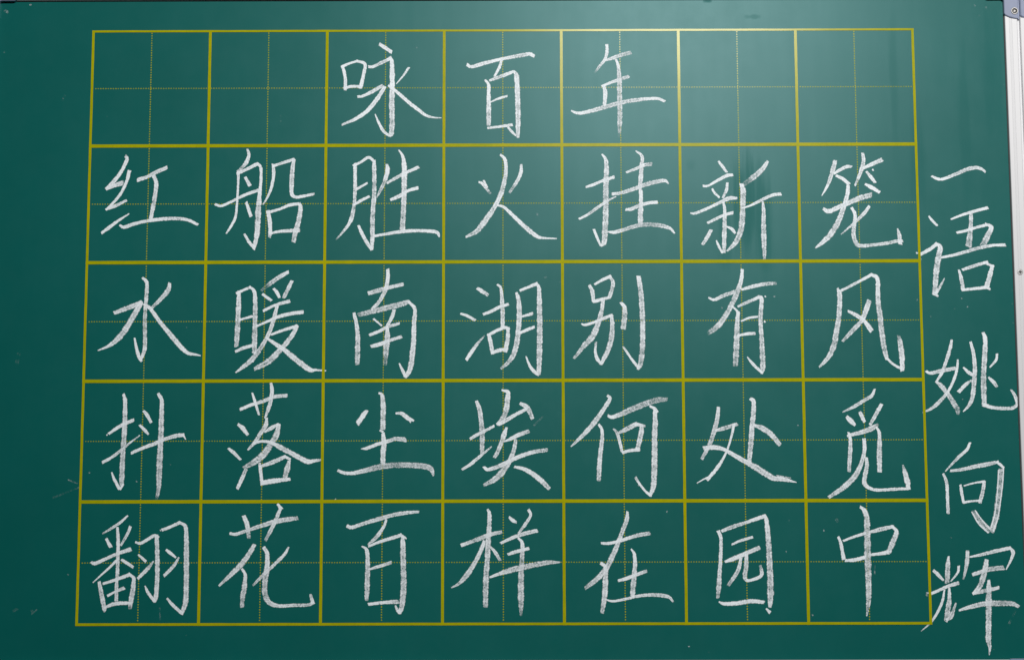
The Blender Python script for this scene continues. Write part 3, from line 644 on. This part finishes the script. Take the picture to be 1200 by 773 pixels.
    ('样', '''-477,-2602,46,9 -367,-2563,43,6 -242,-2519,54,6 -135,-2479,46,7 -28,-2458,43,6
-179,-2200,29,9 -161,-2244,46,9 -162,-2386,54,7 -174,-2546,61,7 -181,-2723,61,7 -195,-2899,61,6 -203,-3075,64,6 -206,-3295,57,6
-220,-2567,46,9 -260,-2669,50,8 -331,-2811,50,7 -420,-2943,60,6 -508,-3039,36,7 -597,-3089,14,6
-144,-2631,25,9 -99,-2679,39,9 -42,-2772,36,5
71,-2289,32,9 106,-2319,46,9 147,-2343,29,6
294,-2206,39,9 316,-2263,32,9 258,-2361,39,7 178,-2467,25,7
-24,-2581,32,9 79,-2532,39,9 222,-2479,46,7 383,-2441,46,7
61,-2709,36,9 150,-2679,43,9 289,-2644,39,9
177,-2529,29,9 218,-2582,43,9 218,-2706,50,6 207,-2882,61,6 203,-3058,68,6 202,-3234,67,6 202,-3401,25,4
-153,-2970,25,9 -64,-2938,39,8 79,-2891,64,6 239,-2856,64,6 381,-2826,61,5 524,-2803,50,6 649,-2802,18,6'''),
    ('在', '''1436,-2230,32,9 1426,-2318,50,7 1371,-2460,50,7 1326,-2575,50,7 1262,-2725,64,6 1189,-2866,61,6 1082,-2989,60,7 948,-3091,43,5
1135,-2584,29,9 1210,-2587,36,9 1317,-2566,39,9 1460,-2522,43,9 1567,-2492,46,7 1683,-2473,46,5
1128,-2817,39,9 1175,-2857,50,9 1174,-2990,60,7 1166,-3165,64,7 1135,-3367,46,5
1476,-2655,18,9 1508,-2708,39,9 1517,-2814,46,8 1505,-2955,57,7 1490,-3096,60,6 1485,-3184,53,7
1327,-3011,32,9 1420,-2987,43,9 1527,-2946,43,9 1643,-2906,39,6
1172,-3225,14,9 1257,-3245,28,9 1399,-3222,32,9 1524,-3192,36,9 1666,-3175,39,7 1826,-3181,46,6 1906,-3202,36,9 1949,-3251,21,6'''),
    ('园', '''2484,-2453,46,9 2510,-2533,39,9 2505,-2727,43,8 2491,-2904,46,8 2478,-3080,57,6 2463,-3203,36,5
2529,-2448,39,9 2646,-2400,46,6 2789,-2356,39,7 2879,-2325,43,9 3023,-2277,46,9
3026,-2277,39,9 3043,-2357,54,9 3057,-2552,61,7 3066,-2817,68,6 3071,-2993,71,6 3070,-3134,75,6 3066,-3239,64,7 3059,-3309,39,9
3020,-3335,21,9 3054,-3370,43,9
2639,-2601,25,9 2732,-2560,32,9 2872,-2520,32,9
2559,-2798,32,9 2657,-2763,57,9 2783,-2710,50,9 2944,-2643,50,7
2737,-2763,36,9 2699,-2904,46,7 2590,-3062,39,5
2800,-2728,43,9 2795,-2852,53,6 2778,-2975,50,7 2813,-3014,36,9 2902,-2993,39,9 2959,-2966,43,9 2975,-2922,43,9 2958,-2848,32,5
2480,-3255,21,9 2542,-3277,43,9 2684,-3270,50,9 2844,-3247,50,9 2986,-3260,43,9'''),
    ('中', '''3866,-2521,29,9 3893,-2597,39,9 3919,-2765,46,9
3924,-2562,25,9 4041,-2518,32,9 4167,-2479,39,9
4239,-2462,36,9 4364,-2430,50,7 4499,-2399,39,9
4490,-2399,36,9 4538,-2457,50,8 4503,-2554,64,7 4446,-2678,61,7
3945,-2787,32,9 4052,-2780,46,9 4160,-2752,43,9
4232,-2722,32,9 4321,-2713,39,9 4428,-2696,50,9
4130,-2178,32,9 4174,-2217,54,9 4198,-2306,64,6 4199,-2465,71,6 4198,-2642,75,6 4197,-2819,75,5 4199,-2995,68,6 4198,-3171,64,6 4190,-3276,50,6 4168,-3416,14,6'''),
    ('一', '''5079,1711,29,9 5146,1679,37,9 5210,1679,37,9 5358,1735,40,7 5488,1790,48,6 5598,1814,44,7 5671,1795,37,9 5710,1762,26,9'''),
    ('语', '''5028,1230,22,9 5066,1178,33,9 5119,1123,29,9
4868,794,22,9 4879,791,22,9
4917,778,40,9 5019,833,44,9 5103,897,44,9
5103,901,40,9 5147,860,58,9 5121,731,69,6 5094,584,69,6 5079,437,62,6 5066,318,54,7
5057,313,44,9 5101,281,25,9
5186,492,11,6 5141,410,29,6 5084,318,36,9
5289,1196,22,9 5414,1244,33,9 5543,1284,36,9 5718,1330,40,9
5525,1266,44,7 5515,1099,51,6 5484,887,76,5
5356,1035,33,9 5463,1059,36,9 5592,1099,36,9 5702,1127,40,9
5693,1136,33,9 5756,1099,51,9 5716,1006,69,6 5653,887,69,5
5161,740,29,9 5307,768,36,9 5454,808,40,7 5601,850,40,6 5766,881,36,9 5908,886,40,9
5360,587,25,9 5385,473,47,7 5399,363,47,7
5407,593,33,9 5539,638,40,7 5695,684,36,9
5685,666,33,9 5766,629,29,9
5753,638,44,9 5716,509,58,7 5675,381,58,7
5393,354,36,9 5530,367,36,9 5675,381,40,9 5714,359,25,9'''),
    ('姚', '''5247,-241,29,9 5220,-354,43,9 5156,-535,40,7 5107,-644,36,9 5051,-725,22,9
5051,-725,32,9 5112,-779,54,8 5198,-897,54,6 5283,-1042,61,5 5290,-1099,32,4
4941,-604,32,9 4982,-625,40,9 5118,-598,47,7 5281,-568,43,7
5310,-472,22,9 5299,-572,32,9 5259,-698,36,9 5182,-843,32,9 5070,-969,43,7 4978,-1041,36,7 4883,-1084,14,6
5468,-267,33,9 5495,-391,43,8 5506,-572,51,7 5487,-771,54,7 5464,-916,50,7 5419,-1006,36,7 5354,-1074,14,7
5375,-563,22,9 5424,-612,43,9 5477,-648,40,9
5456,-713,22,6 5392,-762,43,9 5312,-840,43,9
5620,-158,43,9 5639,-246,54,9 5625,-427,61,7 5607,-627,61,6 5601,-808,65,6 5600,-988,58,7
5599,-997,50,9 5697,-1028,40,9 5823,-1039,40,7 5931,-1032,40,7 5983,-985,40,9 5964,-899,40,7 5920,-823,25,5
5770,-406,29,9 5757,-473,32,9 5682,-558,18,9
5665,-678,25,9 5717,-732,47,9 5751,-781,32,5'''),
    ('向', '''5417,-1442,32,9 5384,-1514,36,9 5282,-1603,36,7 5125,-1764,14,6
5100,-1800,29,9 5133,-1898,39,7 5138,-2058,39,9 5139,-2245,39,6
5188,-1760,32,9 5313,-1746,39,7 5476,-1711,47,7 5620,-1684,50,7 5737,-1658,32,9
5728,-1663,36,9 5797,-1724,32,9
5769,-1756,68,6 5751,-1917,68,5 5721,-2113,68,5 5691,-2290,71,5 5637,-2450,61,6
5739,-1756,14,9 5720,-1970,14,9 5686,-2219,14,9 5629,-2414,18,9
5797,-1738,14,9 5782,-1899,14,9 5736,-2184,14,9 5704,-2326,14,9 5655,-2453,21,9
5431,-2228,39,4 5507,-2343,50,4 5601,-2450,53,5
5413,-2236,14,9 5488,-2370,18,9 5592,-2471,21,9
5454,-2219,14,9 5526,-2325,14,9 5611,-2423,25,9
5293,-1930,32,9 5304,-2023,36,9 5322,-2126,32,9
5334,-1934,18,9 5451,-1902,21,9 5568,-1884,29,9
5568,-1890,39,9 5546,-2005,43,7 5511,-2121,43,7
5318,-2126,32,9 5408,-2112,25,9 5524,-2103,25,9'''),
    ('辉', '''4954,-2906,36,9 4997,-2947,46,9 5057,-3012,25,7
5128,-2748,25,9 5116,-2845,53,7 5103,-3030,57,6
5240,-2859,32,9 5229,-2925,28,9 5146,-3025,14,7
4925,-3161,36,9 5018,-3123,36,9 5108,-3083,39,9 5225,-3048,46,7
4866,-3161,25,5 4879,-3158,21,5
5068,-3127,21,9 5041,-3249,32,9 4984,-3372,32,9 4919,-3468,28,9 4864,-3526,18,7 4787,-3588,11,5
5122,-3109,28,9 5121,-3232,50,7 5099,-3355,60,6 5074,-3468,46,6
5087,-3460,35,9 5133,-3425,50,6 5194,-3276,18,5
5349,-2690,43,9 5340,-2793,50,7 5319,-2898,36,7 5289,-3000,21,5
5377,-2749,21,9 5512,-2722,36,7 5655,-2687,43,7 5834,-2649,43,9
5835,-2643,32,9 5872,-2696,43,9 5848,-2776,32,9 5786,-2892,14,9
5406,-2948,43,9 5505,-2916,46,7 5595,-2890,53,6 5746,-2873,53,6
5562,-2793,53,9 5537,-2916,64,7 5481,-3075,60,6 5398,-3166,32,9
5398,-3166,32,9 5532,-3136,46,6 5685,-3101,43,9
5232,-3355,25,9 5349,-3320,46,7 5527,-3282,57,6 5705,-3277,64,5 5846,-3282,53,6 5907,-3312,39,7
5581,-3022,39,9 5577,-3127,60,6 5570,-3268,71,6 5564,-3443,64,7 5556,-3583,64,7 5552,-3696,64,6 5566,-3775,35,7 5556,-3858,11,6'''),
]

COVER = {9: .88, 8: .80, 7: .71, 6: .61, 5: .51, 4: .40, 3: .28, 2: .18, 1: .11}
def catmull(p, i, t):
    a, b = p[i], p[i + 1]
    z = p[i - 1] if i > 0 else tuple(2 * a[k] - b[k] for k in range(len(a)))
    d = p[i + 2] if i + 2 < len(p) else tuple(2 * b[k] - a[k] for k in range(len(a)))
    return [0.5 * (2*b_ * t if False else (2*a[k] + (b[k]-z[k])*t + (2*z[k]-5*a[k]+4*b[k]-d[k])*t*t + (3*a[k]-z[k]-3*b[k]+d[k])*t**3)) for k, b_ in enumerate(b)]
ACROSS = (-1.0, -0.72, -0.36, 0.0, 0.36, 0.72, 1.0)
def chalk_ribbon(text, h, rng, acc, origin=(0, 0)):
    """one dragged chalk stroke: a low ribbon following the traced centre line, its edges crumbly"""
    pts = []
    for q in text.split():
        x, z, w, c = q.split(',')
        pts.append((int(x) / 10, int(z) / 10, int(w) / 10, COVER[int(c)]))
    S_ = []
    for i in range(len(pts) - 1):
        L = math.hypot(pts[i+1][0] - pts[i][0], pts[i+1][1] - pts[i][1]); n = max(2, int(L / 1.4))
        for k in range(n): S_.append(catmull(pts, i, k / n))
    S_.append(list(pts[-1]))
    # crumbly ends: run a little past the first and last point, narrowing
    def cap(p, q, w):
        d = Vector((p[0] - q[0], p[1] - q[1])); d = d.normalized() if d.length > 1e-6 else Vector((1, 0))
        return [[p[0] + d.x * w * e, p[1] + d.y * w * e, p[2] * f, p[3] * (1 - .3 * s), s] for e, f, s in ((0.14, .98, .35), (0.27, .92, .75), (0.38, .80, 1.0))]
    S_ = [q[:4] + [0.0] for q in S_]
    S_ = cap(S_[0], S_[1], S_[0][2])[::-1] + S_ + cap(S_[-1], S_[-2], S_[-1][2])
    slant = [rng.uniform(-.35, .35), rng.uniform(-.35, .35)]
    n = len(S_); seed = rng.uniform(0, 900); length = 0.0
    V, F, UV, CV, SD = acc
    base = len(V); K = len(ACROSS)
    vert_ness = abs(S_[-1][1] - S_[0][1]) / (math.hypot(S_[-1][0] - S_[0][0], S_[-1][1] - S_[0][1]) + 1e-6)
    per = rng.uniform(10, 13.5); ph = rng.uniform(0, 6.28)
    for i, (x, z, w, c, en) in enumerate(S_):
        a = S_[max(0, i - 1)]; b = S_[min(n - 1, i + 1)]
        d = Vector((b[0] - a[0], b[1] - a[1]))
        d = d.normalized() if d.length > 1e-6 else Vector((1, 0))
        nx, nz = -d.y, d.x
        if i: length += math.hypot(x - S_[i-1][0], z - S_[i-1][1])
        chat = math.sin(length / per * 6.283 + ph + 1.2 * math.sin(length / 31 + ph)) * vert_ness
        c2 = c + ((0.085 + 0.08 * noise.noise((length * .05 + seed, 2.0, 8.0))) * chat if c < 0.78 else 0.0)
        c2 += 0.13 * noise.noise((length * .075 + seed, 4.4, 1.0))
        jl = noise.noise((length * .22 + seed, 3.1, 0)) * .07 + noise.noise((length * .8 + seed, 9.1, 0)) * .06
        jr = noise.noise((length * .22 + seed, 7.7, 5)) * .07 + noise.noise((length * .8 + seed, 1.3, 4)) * .06
        hw = w / 2 * (1.05 + (0.06 * chat if w > 3.5 else 0))
        for t in ACROSS:
            off = hw * t * (1 + (jl if t < 0 else jr))
            sh = slant[0 if i < n / 2 else 1] * off * (1.0 if i < 3 or i >= n - 3 else 0.0)
            V.append(((x + nx * off + d.x * sh - origin[0]) * MM, -(h + 0.04 * (1 - t * t)) * MM, (z + nz * off + d.y * sh - origin[1]) * MM))
            UV.append((length / 10 + seed, off / 10 + seed * .37)); CV.append(c2); SD.append(max(abs(t), en))
        if i:
            for k in range(K - 1):
                p = base + (i - 1) * K + k; F.append((p, p + K, p + K + 1, p + 1))
def chalk_object(name, acc, parent, loc):
    V, F, UV, CV, SD = acc
    o = mesh_obj(name, V, F, M_CHALK, parent, loc); me = o.data
    lay = me.uv_layers.new(name='UVMap')
    for lp in me.loops: lay.data[lp.index].uv = UV[lp.vertex_index]
    for nm, arr in (('cov', CV), ('side', SD)):
        at = me.attributes.new(nm, 'FLOAT', 'POINT'); at.data.foreach_set('value', arr)
    return o
rng = random.Random(11)
for (glyph, text), words in zip(STROKES, MEANING):
    lines = text.split('\n')
    xs = [int(q.split(',')[0]) / 10 for l in lines for q in l.split()]; zs = [int(q.split(',')[1]) / 10 for l in lines for q in l.split()]
    c = ((min(xs) + max(xs)) / 2, (min(zs) + max(zs)) / 2)
    ch = empty('chalk_character', board, (c[0] * MM, 0, c[1] * MM))
    ch['label'] = words
    for i, l in enumerate(lines):
        acc = ([], [], [], [], []); chalk_ribbon(l, 0.10 + 0.013 * i, rng, acc, c)
        chalk_object('chalk_stroke', acc, ch, (0, 0, 0))

# loose chalk dust: crumbs, faint scratches and ghosts of wiped marks, all over the surface
acc = ([], [], [], [], []); r2 = random.Random(23)
def crumb(x, z, w, c, h=0.08):
    w *= 0.72; c = max(1, c)
    a = r2.uniform(0, 6.28); l = w * r2.uniform(.3, 1.0)
    chalk_ribbon('%d,%d,%d,%d %d,%d,%d,%d' % (x*10, z*10, w*10, c, (x + l*math.cos(a))*10, (z + l*math.sin(a))*10, w*8, c), h, r2, acc)
for x, z, w, c in CRUMBS: crumb(x, z, w, c, 0.08)
for _ in range(45):
    crumb(r2.uniform(-590, 590), r2.uniform(-380, 380), r2.uniform(.5, 1.3), r2.choice((1, 1, 2, 2, 3)), 0.07 + 0.02 * r2.random())
for _ in range(14):
    crumb(r2.gauss(598, 1.5) if r2.random() < .0 else 597.6 + r2.uniform(-1.2, .6), r2.uniform(-150, 380), r2.uniform(.7, 1.6), r2.choice((1, 2, 3)), 0.95)
for a in SCRATCHES: chalk_ribbon(a, 0.085, r2, acc)
dust = chalk_object('chalk_dust', acc, surface, (0, 0, 0)); dust['kind'] = 'stuff'
